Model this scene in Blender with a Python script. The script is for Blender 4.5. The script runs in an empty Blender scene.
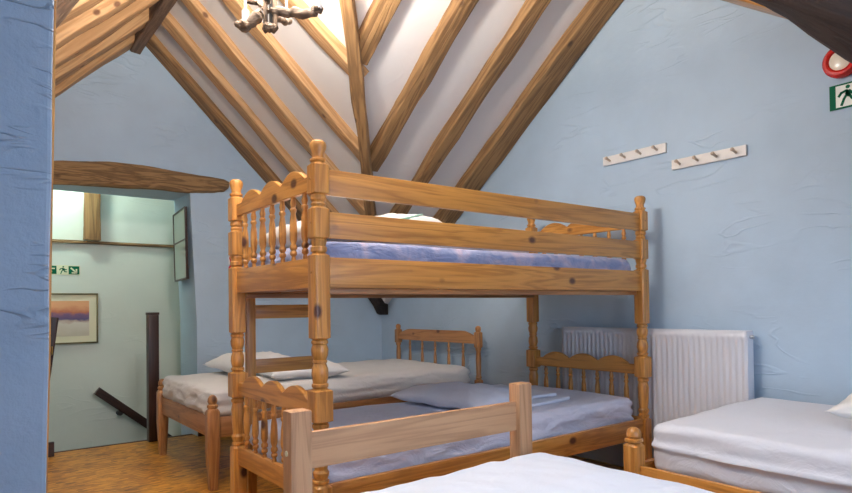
import bpy, bmesh, math, random
from mathutils import Vector, Matrix, noise
PI = math.pi
SC = bpy.context.scene
COL = SC.collection
R = math.radians

# ------------------------------------------------------------------ materials
def nodes(name):
    m = bpy.data.materials.new(name); m.use_nodes = True
    nt = m.node_tree; b = nt.nodes['Principled BSDF']
    return m, nt, b
def N(nt, t, **kw):
    n = nt.nodes.new(t)
    for k, v in kw.items():
        if k in n.inputs: n.inputs[k].default_value = v
        else: setattr(n, k, v)
    return n
def plain(name, col, rough=.5, metal=0., emit=None, es=0.):
    m, nt, b = nodes(name)
    b.inputs['Base Color'].default_value = (*col, 1); b.inputs['Roughness'].default_value = rough
    b.inputs['Metallic'].default_value = metal
    if emit: b.inputs['Emission Color'].default_value = (*emit, 1); b.inputs['Emission Strength'].default_value = es
    return m
def ramp(nt, stops):
    r = nt.nodes.new('ShaderNodeValToRGB'); e = r.color_ramp.elements
    e[0].position, e[0].color = stops[0][0], (*stops[0][1], 1)
    e[1].position, e[1].color = stops[-1][0], (*stops[-1][1], 1)
    for p, c in stops[1:-1]:
        x = e.new(p); x.color = (*c, 1)
    return r
def wood(name, light, dark, axis, knot=(.10, .035, .012), rough=.42, knots=True, bump=.15, scale=1., knot_size=.10, coat=0.):
    """timber with its grain along one local axis"""
    m, nt, b = nodes(name); L = nt.links
    tc = N(nt, 'ShaderNodeTexCoord'); oi = N(nt, 'ShaderNodeObjectInfo')
    ad = N(nt, 'ShaderNodeVectorMath', operation='ADD')
    mul = N(nt, 'ShaderNodeVectorMath', operation='SCALE'); mul.inputs['Scale'].default_value = 7.3
    cmb = N(nt, 'ShaderNodeCombineXYZ')
    for i in range(3): L.new(oi.outputs['Random'], cmb.inputs[i])
    L.new(cmb.outputs[0], mul.inputs[0]); L.new(tc.outputs['Object'], ad.inputs[0]); L.new(mul.outputs[0], ad.inputs[1])
    s = {'x': (1.1, 17, 17), 'y': (17, 1.1, 17), 'z': (17, 17, 1.1)}[axis]
    mp = N(nt, 'ShaderNodeMapping'); mp.inputs['Scale'].default_value = [q * scale for q in s]
    L.new(ad.outputs[0], mp.inputs[0])
    n1 = N(nt, 'ShaderNodeTexNoise', Scale=1.0, Detail=3.0, Roughness=.55, Distortion=.6); L.new(mp.outputs[0], n1.inputs['Vector'])
    w = N(nt, 'ShaderNodeMath', operation='MULTIPLY'); w.inputs[1].default_value = 34.
    L.new(n1.outputs[0], w.inputs[0])
    sn = N(nt, 'ShaderNodeMath', operation='SINE'); L.new(w.outputs[0], sn.inputs[0])
    mr = N(nt, 'ShaderNodeMapRange'); mr.inputs[1].default_value = -1; mr.inputs[2].default_value = 1; L.new(sn.outputs[0], mr.inputs[0])
    n2 = N(nt, 'ShaderNodeTexNoise', Scale=4.0, Detail=6.0, Roughness=.7); L.new(mp.outputs[0], n2.inputs['Vector'])
    mx = N(nt, 'ShaderNodeMix', data_type='FLOAT'); mx.inputs[0].default_value = .5
    L.new(mr.outputs[0], mx.inputs[2]); L.new(n2.outputs[0], mx.inputs[3])
    mid = tuple(.62 * a + .38 * c for a, c in zip(light, dark))
    cr = ramp(nt, [(.12, dark), (.42, mid), (.75, light)]); L.new(mx.outputs[0], cr.inputs[0])
    out = cr.outputs[0]
    if knots:
        ks = {'x': (7, 10, 10), 'y': (10, 7, 10), 'z': (10, 10, 7)}[axis]
        mk = N(nt, 'ShaderNodeMapping'); mk.inputs['Scale'].default_value = [q * .62 for q in ks]; L.new(ad.outputs[0], mk.inputs[0])
        vo = N(nt, 'ShaderNodeTexVoronoi', Scale=1.0); L.new(mk.outputs[0], vo.inputs['Vector'])
        kr = N(nt, 'ShaderNodeMapRange'); kr.inputs[1].default_value = knot_size * 1.2; kr.inputs[2].default_value = knot_size * 2.3
        kr.inputs[3].default_value = 1; kr.inputs[4].default_value = 0; L.new(vo.outputs['Distance'], kr.inputs[0])
        km = N(nt, 'ShaderNodeMix', data_type='RGBA'); L.new(kr.outputs[0], km.inputs[0]); L.new(out, km.inputs[6])
        km.inputs[7].default_value = (*knot, 1); out = km.outputs[2]
    L.new(out, b.inputs['Base Color'])
    b.inputs['Roughness'].default_value = rough; b.inputs['Coat Weight'].default_value = coat; b.inputs['Coat Roughness'].default_value = .25
    bp = N(nt, 'ShaderNodeBump', Strength=bump, Distance=.01); L.new(mx.outputs[0], bp.inputs['Height']); L.new(bp.outputs[0], b.inputs['Normal'])
    return m
def woods(name, *a, **k): return {x: wood(name + '_' + x, *a, x, **k) for x in 'xyz'}
HONEY = woods('honey_pine', (.60, .275, .060), (.34, .13, .024), knot=(.09, .025, .01), rough=.36, coat=.25, knot_size=.065)
PALE = woods('raw_pine', (.54, .31, .165), (.36, .185, .09), knot=(.14, .05, .035), rough=.6, knot_size=.05)
OLDP = woods('brown_pine', (.46, .215, .075), (.27, .11, .035), rough=.4, coat=.15, knot_size=.05)
RAFT = woods('rafter_pine', (.58, .345, .165), (.37, .19, .075), knot=(.16, .07, .03), rough=.7, bump=.4, scale=.8, knot_size=.05)
RAFD = woods('aged_rafter', (.36, .20, .080), (.14, .070, .026), knot=(.1, .05, .02), rough=.75, bump=.5, scale=.8, knot_size=.055)
OAK = woods('rough_oak', (.36, .215, .095), (.11, .060, .026), knot=(.07, .035, .015), rough=.8, bump=1., scale=1.3, knot_size=.07)
BROWN = woods('brown_beam', (.235, .15, .095), (.11, .065, .042), rough=.8, bump=.7, knots=False)
DARK = woods('dark_beam', (.040, .022, .016), (.017, .010, .008), rough=.75, bump=.6, knots=False)
STAIN = woods('dark_stained', (.050, .020, .014), (.022, .010, .008), rough=.35, bump=.1, knots=False)
DRIFT = woods('driftwood', (.22, .14, .085), (.08, .05, .032), rough=.8, bump=.8, knots=False)

def plaster(name, col, bump=.5, scale=1., var=.06, dist=.010):
    m, nt, b = nodes(name); L = nt.links
    tc = N(nt, 'ShaderNodeTexCoord')
    n0 = N(nt, 'ShaderNodeTexNoise', Scale=1.6 * scale, Detail=4., Roughness=.6); L.new(tc.outputs['Object'], n0.inputs['Vector'])
    lo = tuple(c * (1 - var) for c in col); hi = tuple(min(1, c * (1 + var)) for c in col)
    cr = ramp(nt, [(.35, lo), (.65, hi)]); L.new(n0.outputs[0], cr.inputs[0]); L.new(cr.outputs[0], b.inputs['Base Color'])
    # trowel ridges: thin lines where a distorted noise crosses its middle value
    pm = N(nt, 'ShaderNodeMapping'); pm.inputs['Scale'].default_value = (.8, .8, 3.2); pm.inputs['Rotation'].default_value = (.55, .6, .3); L.new(tc.outputs['Object'], pm.inputs[0])
    n1 = N(nt, 'ShaderNodeTexNoise', Scale=3.2 * scale, Detail=1.5, Roughness=.5, Distortion=.5); L.new(pm.outputs[0], n1.inputs['Vector'])
    s1 = N(nt, 'ShaderNodeMath', operation='SUBTRACT'); s1.inputs[1].default_value = .5; L.new(n1.outputs[0], s1.inputs[0])
    a1 = N(nt, 'ShaderNodeMath', operation='ABSOLUTE'); L.new(s1.outputs[0], a1.inputs[0])
    r1 = N(nt, 'ShaderNodeMapRange'); r1.inputs[1].default_value = 0; r1.inputs[2].default_value = .030; r1.inputs[3].default_value = 1; r1.inputs[4].default_value = 0
    L.new(a1.outputs[0], r1.inputs[0])
    n3 = N(nt, 'ShaderNodeTexNoise', Scale=2.4 * scale, Detail=1.); L.new(tc.outputs['Object'], n3.inputs['Vector'])
    r3 = N(nt, 'ShaderNodeMapRange'); r3.inputs[1].default_value = .5; r3.inputs[2].default_value = .66; L.new(n3.outputs[0], r3.inputs[0])
    mm = N(nt, 'ShaderNodeMath', operation='MULTIPLY'); L.new(r1.outputs[0], mm.inputs[0]); L.new(r3.outputs[0], mm.inputs[1])
    n2 = N(nt, 'ShaderNodeTexNoise', Scale=14. * scale, Detail=6., Roughness=.6); L.new(tc.outputs['Object'], n2.inputs['Vector'])
    ad = N(nt, 'ShaderNodeMath', operation='MULTIPLY_ADD'); ad.inputs[1].default_value = .55
    L.new(n2.outputs[0], ad.inputs[0]); L.new(mm.outputs[0], ad.inputs[2])
    bp = N(nt, 'ShaderNodeBump', Strength=bump, Distance=dist); L.new(ad.outputs[0], bp.inputs['Height']); L.new(bp.outputs[0], b.inputs['Normal'])
    b.inputs['Roughness'].default_value = .72
    return m
BLUE = plaster('blue_plaster', (.44, .575, .715), .42)
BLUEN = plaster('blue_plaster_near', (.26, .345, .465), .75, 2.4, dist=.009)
REVEAL = plaster('reveal_plaster', (.42, .50, .53), .3)
GREEN = plaster('stair_plaster', (.70, .755, .68), .2, var=.03)
CEIL = plaster('ceiling_plaster', (.76, .73, .72), .12, .6, .02)

def floor_mat():
    m, nt, b = nodes('strand_board'); L = nt.links
    tc = N(nt, 'ShaderNodeTexCoord')
    mp = N(nt, 'ShaderNodeMapping'); mp.inputs['Scale'].default_value = (9, 22, 1); mp.inputs['Rotation'].default_value = (0, 0, .35); L.new(tc.outputs['Object'], mp.inputs[0])
    v = N(nt, 'ShaderNodeTexVoronoi', Scale=2.2, Randomness=1.); L.new(mp.outputs[0], v.inputs['Vector'])
    n = N(nt, 'ShaderNodeTexNoise', Scale=2.5, Detail=5., Roughness=.7); L.new(mp.outputs[0], n.inputs['Vector'])
    mx = N(nt, 'ShaderNodeMix', data_type='RGBA'); mx.inputs[0].default_value = .55
    L.new(v.outputs['Color'], mx.inputs[6]); L.new(n.outputs[0], mx.inputs[7])
    bw = N(nt, 'ShaderNodeRGBToBW'); L.new(mx.outputs[2], bw.inputs[0])
    n2 = N(nt, 'ShaderNodeTexNoise', Scale=3.5, Detail=3.); L.new(tc.outputs['Object'], n2.inputs['Vector'])
    ma = N(nt, 'ShaderNodeMath', operation='MULTIPLY_ADD'); ma.inputs[1].default_value = .45; L.new(n2.outputs[0], ma.inputs[0]); L.new(bw.outputs[0], ma.inputs[2])
    cr = ramp(nt, [(.46, (.13, .045, .006)), (.66, (.50, .20, .024)), (.92, (.78, .38, .055))]); L.new(ma.outputs[0], cr.inputs[0])
    L.new(cr.outputs[0], b.inputs['Base Color']); b.inputs['Roughness'].default_value = .38
    return m
def cloth(name, col, pattern=None, wr=.35, scale=7., rough=.85):
    m, nt, b = nodes(name); L = nt.links
    tc = N(nt, 'ShaderNodeTexCoord')
    mp = N(nt, 'ShaderNodeMapping'); mp.inputs['Scale'].default_value = (1, 1.6, 2.4); mp.inputs['Rotation'].default_value = (.2, .1, .5); L.new(tc.outputs['Object'], mp.inputs[0])
    n = N(nt, 'ShaderNodeTexNoise', Scale=scale, Detail=4., Roughness=.55, Distortion=.8); L.new(mp.outputs[0], n.inputs['Vector'])
    bp = N(nt, 'ShaderNodeBump', Strength=wr, Distance=.03); L.new(n.outputs[0], bp.inputs['Height']); L.new(bp.outputs[0], b.inputs['Normal'])
    b.inputs['Base Color'].default_value = (*col, 1)
    if pattern:
        p = N(nt, 'ShaderNodeTexNoise', Scale=9., Detail=3., Distortion=1.); L.new(tc.outputs['Object'], p.inputs['Vector'])
        cr = ramp(nt, [(.38, pattern[0]), (.5, col), (.64, pattern[1])]); L.new(p.outputs[0], cr.inputs[0]); L.new(cr.outputs[0], b.inputs['Base Color'])
    b.inputs['Roughness'].default_value = rough; b.inputs['Sheen Weight'].default_value = .15
    return m
FLOOR = floor_mat()
CREAM = cloth('cream_sheet', (.68, .655, .63))
WHITE = cloth('white_sheet', (.70, .725, .80), scale=5.)
LILAC = cloth('lilac_sheet', (.68, .70, .84), scale=6., wr=.7)
BLUESH = cloth('blue_patterned_sheet', (.38, .43, .66), ((.28, .35, .60), (.56, .52, .68)), .8)
QUILT = cloth('quilt', (.64, .71, .84), scale=4.)
PILLOWM = cloth('pillow_cotton', (.78, .76, .74), scale=5.)
RADM = plain('radiator_enamel', (.70, .72, .78), .3)
WPAINT = plain('white_painted_wood', (.80, .78, .75), .45)
PEGM = plain('peg_wood', (.52, .42, .33), .5)
METAL = plain('steel', (.5, .5, .52), .3, 1.)
BRASS = plain('brass', (.6, .42, .15), .35, 1.)
BLACKM = plain('dark_metal', (.03, .028, .025), .5, .3)
SIGNG = plain('sign_green', (.0, .13, .06), .6)
SIGNG.node_tree.nodes['Principled BSDF'].inputs['Specular IOR Level'].default_value = .15
SIGNW = plain('sign_white', (.78, .82, .76), .35)
SIGNY = plain('sign_photoluminescent', (.72, .75, .50), .4)
REDP = plain('red_plastic', (.62, .018, .012), .25)
LENS = plain('cream_lens', (.80, .74, .62), .2)
REDC = cloth('red_cloth', (.62, .03, .06))
BULB = plain('bulb_glow', (.9, .9, .85), .3, emit=(1., .86, .68), es=25.)
GLASSG = plain('painted_reflection_glass', (.50, .62, .55), .08)  # opaque pane, the reflected stairwell wall green is painted into its colour
GOLD = plain('dull_gilt', (.16, .13, .05), .4, .4)
MAT = plain('picture_mount', (.80, .76, .55), .7)

# ------------------------------------------------------------------ mesh helpers
def finish(bm, name, mat, parent=None, loc=None, smooth=True, ang=35, rot=None):
    bmesh.ops.recalc_face_normals(bm, faces=bm.faces)
    me = bpy.data.meshes.new(name); bm.to_mesh(me); bm.free()
    if smooth:
        for p in me.polygons: p.use_smooth = True
        me.set_sharp_from_angle(angle=R(ang))
    if mat: me.materials.append(mat)
    o = bpy.data.objects.new(name, me); COL.objects.link(o)
    if loc: o.location = loc
    if rot: o.rotation_euler = rot
    if parent: o.parent = parent
    return o
def thing(name, label, cat, loc=(0, 0, 0), rz=0, group=None):
    o = bpy.data.objects.new(name, None); COL.objects.link(o); o.empty_display_size = .1
    o.location = loc; o.rotation_euler = (0, 0, rz); tag(o, label, cat, group); return o
def tag(o, label, cat=None, group=None, kind=None):
    o['label'] = label
    if cat: o['category'] = cat
    if group: o['group'] = group
    if kind: o['kind'] = kind
    return o
def struct(o, label=None):
    o['kind'] = 'structure'
    if label: o['label'] = label
    return o
def box(bm, x0, x1, y0, y1, z0, z1, bev=.004):
    r = bmesh.ops.create_cube(bm, size=1.)
    vs = r['verts']
    for v in vs: v.co = Vector(((x0 + x1) / 2 + v.co.x * (x1 - x0), (y0 + y1) / 2 + v.co.y * (y1 - y0), (z0 + z1) / 2 + v.co.z * (z1 - z0)))
    if bev:
        es = list({e for v in vs for e in v.link_edges})
        bmesh.ops.bevel(bm, geom=es, offset=bev, segments=2, profile=.6, affect='EDGES')
def boxo(name, mat, parent, *a, **k):
    bm = bmesh.new(); box(bm, *a, **k); return finish(bm, name, mat, parent)
def prism(bm, pts, axis, a, b):
    """extrude a 2D outline along an axis between a and b"""
    def P(p, t): return {'x': (t, p[0], p[1]), 'y': (p[0], t, p[1]), 'z': (p[0], p[1], t)}[axis]
    A = [bm.verts.new(P(p, a)) for p in pts]; B = [bm.verts.new(P(p, b)) for p in pts]
    bm.faces.new(A); bm.faces.new(B[::-1]); n = len(pts)
    for i in range(n): bm.faces.new((A[i], B[i], B[(i + 1) % n], A[(i + 1) % n]))
def stack(bm, prof, x=0, y=0, n=24, flute=None):
    """turned or square stock: rows of (height, half width, squareness 0..1)"""
    rings = []
    for z, hw, sq in prof:
        ring = []
        for i in range(n):
            t = 2 * PI * (i + .5) / n; c, s = math.cos(t), math.sin(t)
            q = 1 / max(abs(c), abs(s)); q = min(q, 1.30 / 1.0)
            f = 1 + (q - 1) * sq
            if flute and flute[0] < z < flute[1]: f *= 1 - .045 * (i % 4 in (1, 2))
            ring.append(bm.verts.new((x + hw * f * c, y + hw * f * s, z)))
        rings.append(ring)
    for a, b in zip(rings, rings[1:]):
        for i in range(n): bm.faces.new((a[i], a[(i + 1) % n], b[(i + 1) % n], b[i]))
    bm.faces.new(rings[0][::-1]); bm.faces.new(rings[-1])
def tube(bm, pts, rad, n=10):
    """round bar along points, radius per point or one radius"""
    pts = [Vector(p) for p in pts]; rs = rad if isinstance(rad, (list, tuple)) else [rad] * len(pts)
    rings = []; up = Vector((0, 0, 1))
    for i, p in enumerate(pts):
        d = (pts[min(i + 1, len(pts) - 1)] - pts[max(i - 1, 0)]).normalized()
        u = d.cross(up)
        if u.length < .1: u = d.cross(Vector((1, 0, 0)))
        u.normalize(); w = u.cross(d)
        rings.append([bm.verts.new(p + (u * math.cos(2 * PI * k / n) + w * math.sin(2 * PI * k / n)) * rs[i]) for k in range(n)])
    for a, b in zip(rings, rings[1:]):
        for i in range(n): bm.faces.new((a[i], a[(i + 1) % n], b[(i + 1) % n], b[i]))
    bm.faces.new(rings[0][::-1]); bm.faces.new(rings[-1])
def hewn(name, mat, path, w, d, up=(0, 0, 1), wob=.006, seed=0, bot=None, n=24, parent=None, rnd=.15):
    """timber along a path (top centre line); local x runs along it. w width, d depth (down). lists allowed"""
    path = [Vector(p) for p in path]; p0, p1 = path[0], path[-1]
    X = (p1 - p0).normalized(); L = (p1 - p0).length
    Y = Vector(up).cross(X).normalized(); Z = X.cross(Y)
    M = Matrix((X, Y, Z)).transposed().to_4x4(); M.translation = p0; Mi = M.inverted()
    loc = [Mi @ p for p in path]
    def interp(arr, t):
        if not isinstance(arr, (list, tuple)): return arr
        f = t * (len(arr) - 1); i = min(int(f), len(arr) - 2); return arr[i] + (arr[i + 1] - arr[i]) * (f - i)
    def pt(t):
        f = t * (len(loc) - 1); i = min(int(f), len(loc) - 2) if len(loc) > 1 else 0
        return loc[i].lerp(loc[i + 1], f - i)
    bm = bmesh.new(); rings = []
    cs = []   # rounded rectangle section
    for cx, cy in ((1, 0), (1, -1), (-1, -1), (-1, 0)):
        for k in range(4):
            a0 = {(1, 0): 90, (1, -1): 0, (-1, -1): -90, (-1, 0): 180}[(cx, cy)] - 30 * k
            cs.append((cx, cy, math.cos(R(a0)), math.sin(R(a0))))
    for i in range(n + 1):
        t = i / n; p = pt(t); ww, dd = interp(w, t), interp(d, t); r = rnd * min(ww, dd)
        ring = []
        for cx, cy, ax, ay in cs:
            y = cx * (ww / 2 - r) + ax * r; z = (-r if cy == 0 else -dd + r) + ay * r
            nv = noise.noise(Vector((p.x * 3.1 + seed * 7.7, cx * 2.3 + seed, cy * 1.7))) * wob * 2
            nw = noise.noise(Vector((p.x * 2.6 + seed * 3.1 + 40, cx * 2.3, cy * 1.7 + seed))) * wob * 2
            fine = noise.noise(Vector((p.x * 14 + seed, ax * 3, ay * 3))) * wob * .5
            ring.append(bm.verts.new((p.x, p.y + y + nv + fine, p.z + z + nw + fine)))
        rings.append(ring)
    m = len(cs)
    for a, b in zip(rings, rings[1:]):
        for i in range(m): bm.faces.new((a[i], a[(i + 1) % m], b[(i + 1) % m], b[i]))
    bm.faces.new(rings[0][::-1]); bm.faces.new(rings[-1])
    o = finish(bm, name, mat, parent, ang=50); o.matrix_world = M
    return o
def soft_box(name, mat, cx, cy, z0, sx, sy, h, r=.05, wr=.006, seed=0, und=.01, cuts=34, parent=None, fn=None):
    """sheeted mattress: rounded box with sagging top and gathered sides"""
    bm = bmesh.new(); bmesh.ops.create_cube(bm, size=2.)
    bmesh.ops.subdivide_edges(bm, edges=bm.edges[:], cuts=cuts, use_grid_fill=True)
    H = Vector((sx / 2, sy / 2, h / 2)); rr = min(r, h / 2 * .98)
    I = Vector((H.x - rr, H.y - rr, H.z - rr))
    for v in bm.verts:
        t = [math.copysign(1 - (1 - abs(c)) ** 1.5, c) for c in v.co]
        p = Vector((t[0] * H.x, t[1] * H.y, t[2] * H.z))
        q = Vector([max(-I[k], min(I[k], p[k])) for k in range(3)]); d = p - q
        if d.length > 1e-6: p = q + d.normalized() * rr
        top = max(0, p.z / H.z)
        P3 = Vector((p.x * 2.2 + seed, p.y * 2.2, seed))
        p.z += top * (noise.noise(P3) * und + noise.noise(P3 * 3.3) * und * .35)
        side = 1 - min(1, min(H.x - abs(p.x), H.y - abs(p.y)) / (rr * 1.6))
        if side > 0:
            e = noise.noise(Vector((p.x * 9 + seed, p.y * 9, p.z * 22))) * .5 + noise.noise(Vector(((p.x + p.z * 1.3) * 16, (p.y + p.z * 1.3) * 16, p.z * 6 + seed))) * .6
            n2 = Vector((p.x / H.x if abs(p.x) > I.x else 0, p.y / H.y if abs(p.y) > I.y else 0, .15))
            p += n2 * e * wr * side * 1.6
        if fn: p = fn(p, H)
        v.co = p
    return finish(bm, name, mat, parent, loc=(cx, cy, z0 + h / 2), ang=80)
def pillow(name, mat, loc, sx, sy, h, rz=0, seed=0, rot=None, n=30):
    bm = bmesh.new(); g = {}
    for s in (1, -1):
        for i in range(n + 1):
            for j in range(n + 1):
                u, v = -1 + 2 * i / n, -1 + 2 * j / n
                edge = i in (0, n) or j in (0, n)
                if edge and s < 0: g[(i, j, -1)] = g[(i, j, 1)]; continue
                pr = (max(0, 1 - abs(u) ** 2.6) * max(0, 1 - abs(v) ** 2.6)) ** .5
                pin = 1 - .07 * (1 - abs(v) ** 2) * abs(u) ** 4 ; pin2 = 1 - .07 * (1 - abs(u) ** 2) * abs(v) ** 4
                z = s * h / 2 * pr * (1 if s > 0 else .7)
                e = noise.noise(Vector((u * 2 + seed, v * 2, s))) * h * .16 + noise.noise(Vector((u * 5 + seed, v * 5 - u * 2, s))) * h * .07
                g[(i, j, s)] = bm.verts.new((u * sx / 2 * pin, v * sy / 2 * pin2, z + e * pr + h * .35))
        for i in range(n):
            for j in range(n):
                f = [g[(i, j, s)], g[(i + 1, j, s)], g[(i + 1, j + 1, s)], g[(i, j + 1, s)]]
                bm.faces.new(f if s > 0 else f[::-1])
    return finish(bm, name, mat, loc=loc, rot=rot or (0, 0, rz), ang=100)

# ------------------------------------------------------------------ room shell
XL, XR, YF, YB = -1.07, 3.25, -1.6, 4.96
RX, RY = 1.09, 2.074                       # the two ridge lines
mA = .986; mB = .725; mC = .714
zA = lambda x: 3.05 - mA * abs(x - RX)     # underside of rafters, wing with the doorway gable
zB = lambda y: (4.47 - mB * y) if y > RY else (4.47 - mB * RY - mC * (RY - y))
zC = lambda x, y: max(zA(x), zB(y))
UP = .075
bm = bmesh.new()
def roof_poly(pts, f):
    a = [bm.verts.new((x, y, f(x, y) + UP)) for x, y in pts]; b = [bm.verts.new((x, y, f(x, y) + UP + .12)) for x, y in pts]
    bm.faces.new(a); bm.faces.new(b[::-1]); n = len(a)
    for i in range(n): bm.faces.new((a[i], b[i], b[(i + 1) % n], a[(i + 1) % n]))
fA = lambda x, y: zA(x); fB = lambda x, y: zB(y)
zr = zB(RY); dxr = (3.05 - zr) / mA
ze = zA(XR); yb = (4.47 - ze) / mB; yf = RY - (zr - ze) / mC
roof_poly([(RX, YB + .1), (RX, YF - .1), (XR, YF - .1), (XR, yf), (RX + dxr, RY), (XR, yb), (XR, YB + .1)], fA)
roof_poly([(RX, YB + .1), (RX, YF - .1), (XL, YF - .1), (XL, yf), (RX - dxr, RY), (XL, yb), (XL, YB + .1)], fA)
for s, X in ((1, XR + .1), (-1, XL - .1)):
    e = RX + s * dxr
    kb = (X - e) / ((XR if s > 0 else XL) - e)
    roof_poly([(e, RY), (X, RY), (X, RY + (yb - RY) * kb)], fB); roof_poly([(e, RY), (X, RY + (yf - RY) * kb), (X, RY)], fB)
struct(finish(bm, 'ceiling', CEIL, smooth=False), 'off-white plaster ceiling of two crossing pitched roofs between the rafters')

bm = bmesh.new(); box(bm, XL - .2, XR + .2, YF - .2, 5.05, -.12, 0, bev=0)
struct(finish(bm, 'floor', FLOOR, smooth=False), 'golden brown strand board floor')
# back gable with doorway
bm = bmesh.new()
prism(bm, [(XL - .2, -1.6), (.40, -1.6), (.40, 1.93), (1.455, 1.93), (1.50, .9), (1.50, -1.6), (XR + .2, -1.6), (XR + .2, zA(XR) - .08), (RX, 3.05 + .12), (XL - .2, zA(XL) - .08)], 'y', YB, YB + .45)
wb = struct(finish(bm, 'wall_back', BLUE, smooth=False), 'pale blue rough plaster gable wall with the stair doorway')
bm = bmesh.new()
prism(bm, [(YF - .2, -.1), (YB + .2, -.1), (YB + .2, zB(YB) - .0), (RY, zr + .12), (YF - .2, zA(XR) + .05), ], 'x', XR, XR + .2)
# make eave of the front wing meet the side wing
struct(finish(bm, 'wall_right', BLUE, smooth=False), 'pale blue rough plaster gable wall with radiator and coat racks')
bm = bmesh.new()
prism(bm, [(YF - .2, -.1), (YB + .2, -.1), (YB + .2, zB(YB)), (RY, zr + .12), (YF - .2, zA(XL) + .05)], 'x', XL - .2, XL)
struct(finish(bm, 'wall_left', BLUE, smooth=False))
# gable behind the camera, with an unseen window added for cool fill
wx0, wx1, wz0, wz1 = .15, 2.05, .75, 1.95
bm = bmesh.new()
prism(bm, [(XL - .2, -.1), (XR + .2, -.1), (XR + .2, wz0), (XL - .2, wz0)], 'y', YF - .2, YF)
prism(bm, [(XL - .2, wz0), (wx0, wz0), (wx0, wz1), (zA(XL) and XL - .2 + 0, wz0 + .0)][:3] + [(wx0, zA(wx0) + .1), (XL - .2, zA(XL) - .08)], 'y', YF - .2, YF)
prism(bm, [(wx1, wz0), (XR + .2, wz0), (XR + .2, zA(XR) - .08), (wx1, zA(wx1) + .1)], 'y', YF - .2, YF)
prism(bm, [(wx0, wz1), (wx1, wz1), (wx1, zA(wx1) + .1), (RX, 3.17), (wx0, zA(wx0) + .1)], 'y', YF - .2, YF)
struct(finish(bm, 'wall_front', BLUE, smooth=False))
bm = bmesh.new()
for a in ((wx0, wx1, wz0, wz0 + .05), (wx0, wx1, wz1 - .05, wz1), (wx0, wx0 + .05, wz0, wz1), (wx1 - .05, wx1, wz0, wz1), ((wx0 + wx1) / 2 - .025, (wx0 + wx1) / 2 + .025, wz0, wz1)):
    box(bm, a[0], a[1], YF - .14, YF - .08, a[2], a[3], bev=.003)
struct(finish(bm, 'fill_window', WPAINT, smooth=False), 'white painted frame of the added window behind the camera')
# thick wall end close to the camera, left
bm = bmesh.new()
px1, py0, py1 = .130, 1.28, 1.42
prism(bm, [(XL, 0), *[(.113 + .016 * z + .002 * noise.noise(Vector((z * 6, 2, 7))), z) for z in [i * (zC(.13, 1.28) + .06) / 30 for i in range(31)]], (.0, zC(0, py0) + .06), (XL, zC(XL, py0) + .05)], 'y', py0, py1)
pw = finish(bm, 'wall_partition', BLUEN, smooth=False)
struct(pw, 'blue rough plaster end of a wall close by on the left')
md = pw.modifiers.new('bevel', 'BEVEL'); md.width = .008; md.segments = 2
# timber strip on the corner of that wall
st = hewn('trim_1', HONEY['x'], [(1.129 * .113 - .0105, 1.435, 0.0), (1.129 * (.113 + .016 * 2.4) - .0105, 1.435, 2.4)], .02, .02, up=(0, 1, 0), wob=.001, seed=3)
struct(st, 'thin wooden strip up the far edge of the near wall')
# skirting at the back wall
bm = bmesh.new(); box(bm, 1.50, 3.245, YB - .022, YB - .001, 0, .13, bev=.003)
struct(finish(bm, 'baseboard_back', STAIN['x'], smooth=False), 'dark stained skirting board')
# stairwell beyond the doorway
bm = bmesh.new(); box(bm, -.9, 2.3, 5.9, 6.05, -1.6, 2.7, bev=0)
struct(finish(bm, 'wall_stairwell_back', GREEN, smooth=False), 'pale green stairwell wall beyond the doorway')
bm = bmesh.new(); box(bm, -1.05, -.9, 5.41, 6.05, -1.6, 2.7, bev=0); struct(finish(bm, 'wall_stairwell_left', GREEN, smooth=False))
bm = bmesh.new(); box(bm, 2.3, 2.45, 5.41, 6.05, -1.6, 2.7, bev=0); struct(finish(bm, 'wall_stairwell_right', GREEN, smooth=False))
bm = bmesh.new(); box(bm, -1.05, 2.45, 5.41, 6.05, 2.7, 2.8, bev=0); struct(finish(bm, 'ceiling_stairwell', CEIL, smooth=False))
bm = bmesh.new(); box(bm, -1.05, 2.45, 5.05, 6.05, -1.7, -1.6, bev=0); struct(finish(bm, 'floor_stairwell', FLOOR, smooth=False))
bm = bmesh.new(); box(bm, .41, 1.49, 5.05, 5.075, -.2, .004, bev=.002); struct(finish(bm, 'trim_2', STAIN['x'], smooth=False), 'dark nosing at the top of the stairs')
o = hewn('trim_3', OAK['x'], [(-.88, 5.887, 1.597), (.5, 5.887, 1.60), (2.28, 5.887, 1.602)], .05, .026, wob=.003, seed=2); struct(o, 'thin dark rail along the stairwell wall')
o = hewn('wall_post', RAFD['x'], [(.90, 5.868, 1.603), (.90, 5.868, 2.69)], .125, .06, up=(0, 1, 0), wob=.006, seed=5)
tag(o, 'short brown timber post on the stairwell wall above the thin rail', 'timber post')

# lintel over the doorway
ln = hewn('lintel_beam', OAK['x'], [(x, 4.965, z) for x, z in ((.05, 2.02), (.35, 2.02), (.60, 2.06), (.88, 2.105), (1.1, 2.105), (1.35, 2.075), (1.6, 2.07), (1.72, 2.055), (1.752, 2.035))],
          .09, [.14, .135, .16, .19, .18, .15, .125, .085, .035], wob=.009, seed=11, n=70, rnd=.3)
tag(ln, 'rough crooked brown oak lintel over the stair doorway', 'beam')

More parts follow.
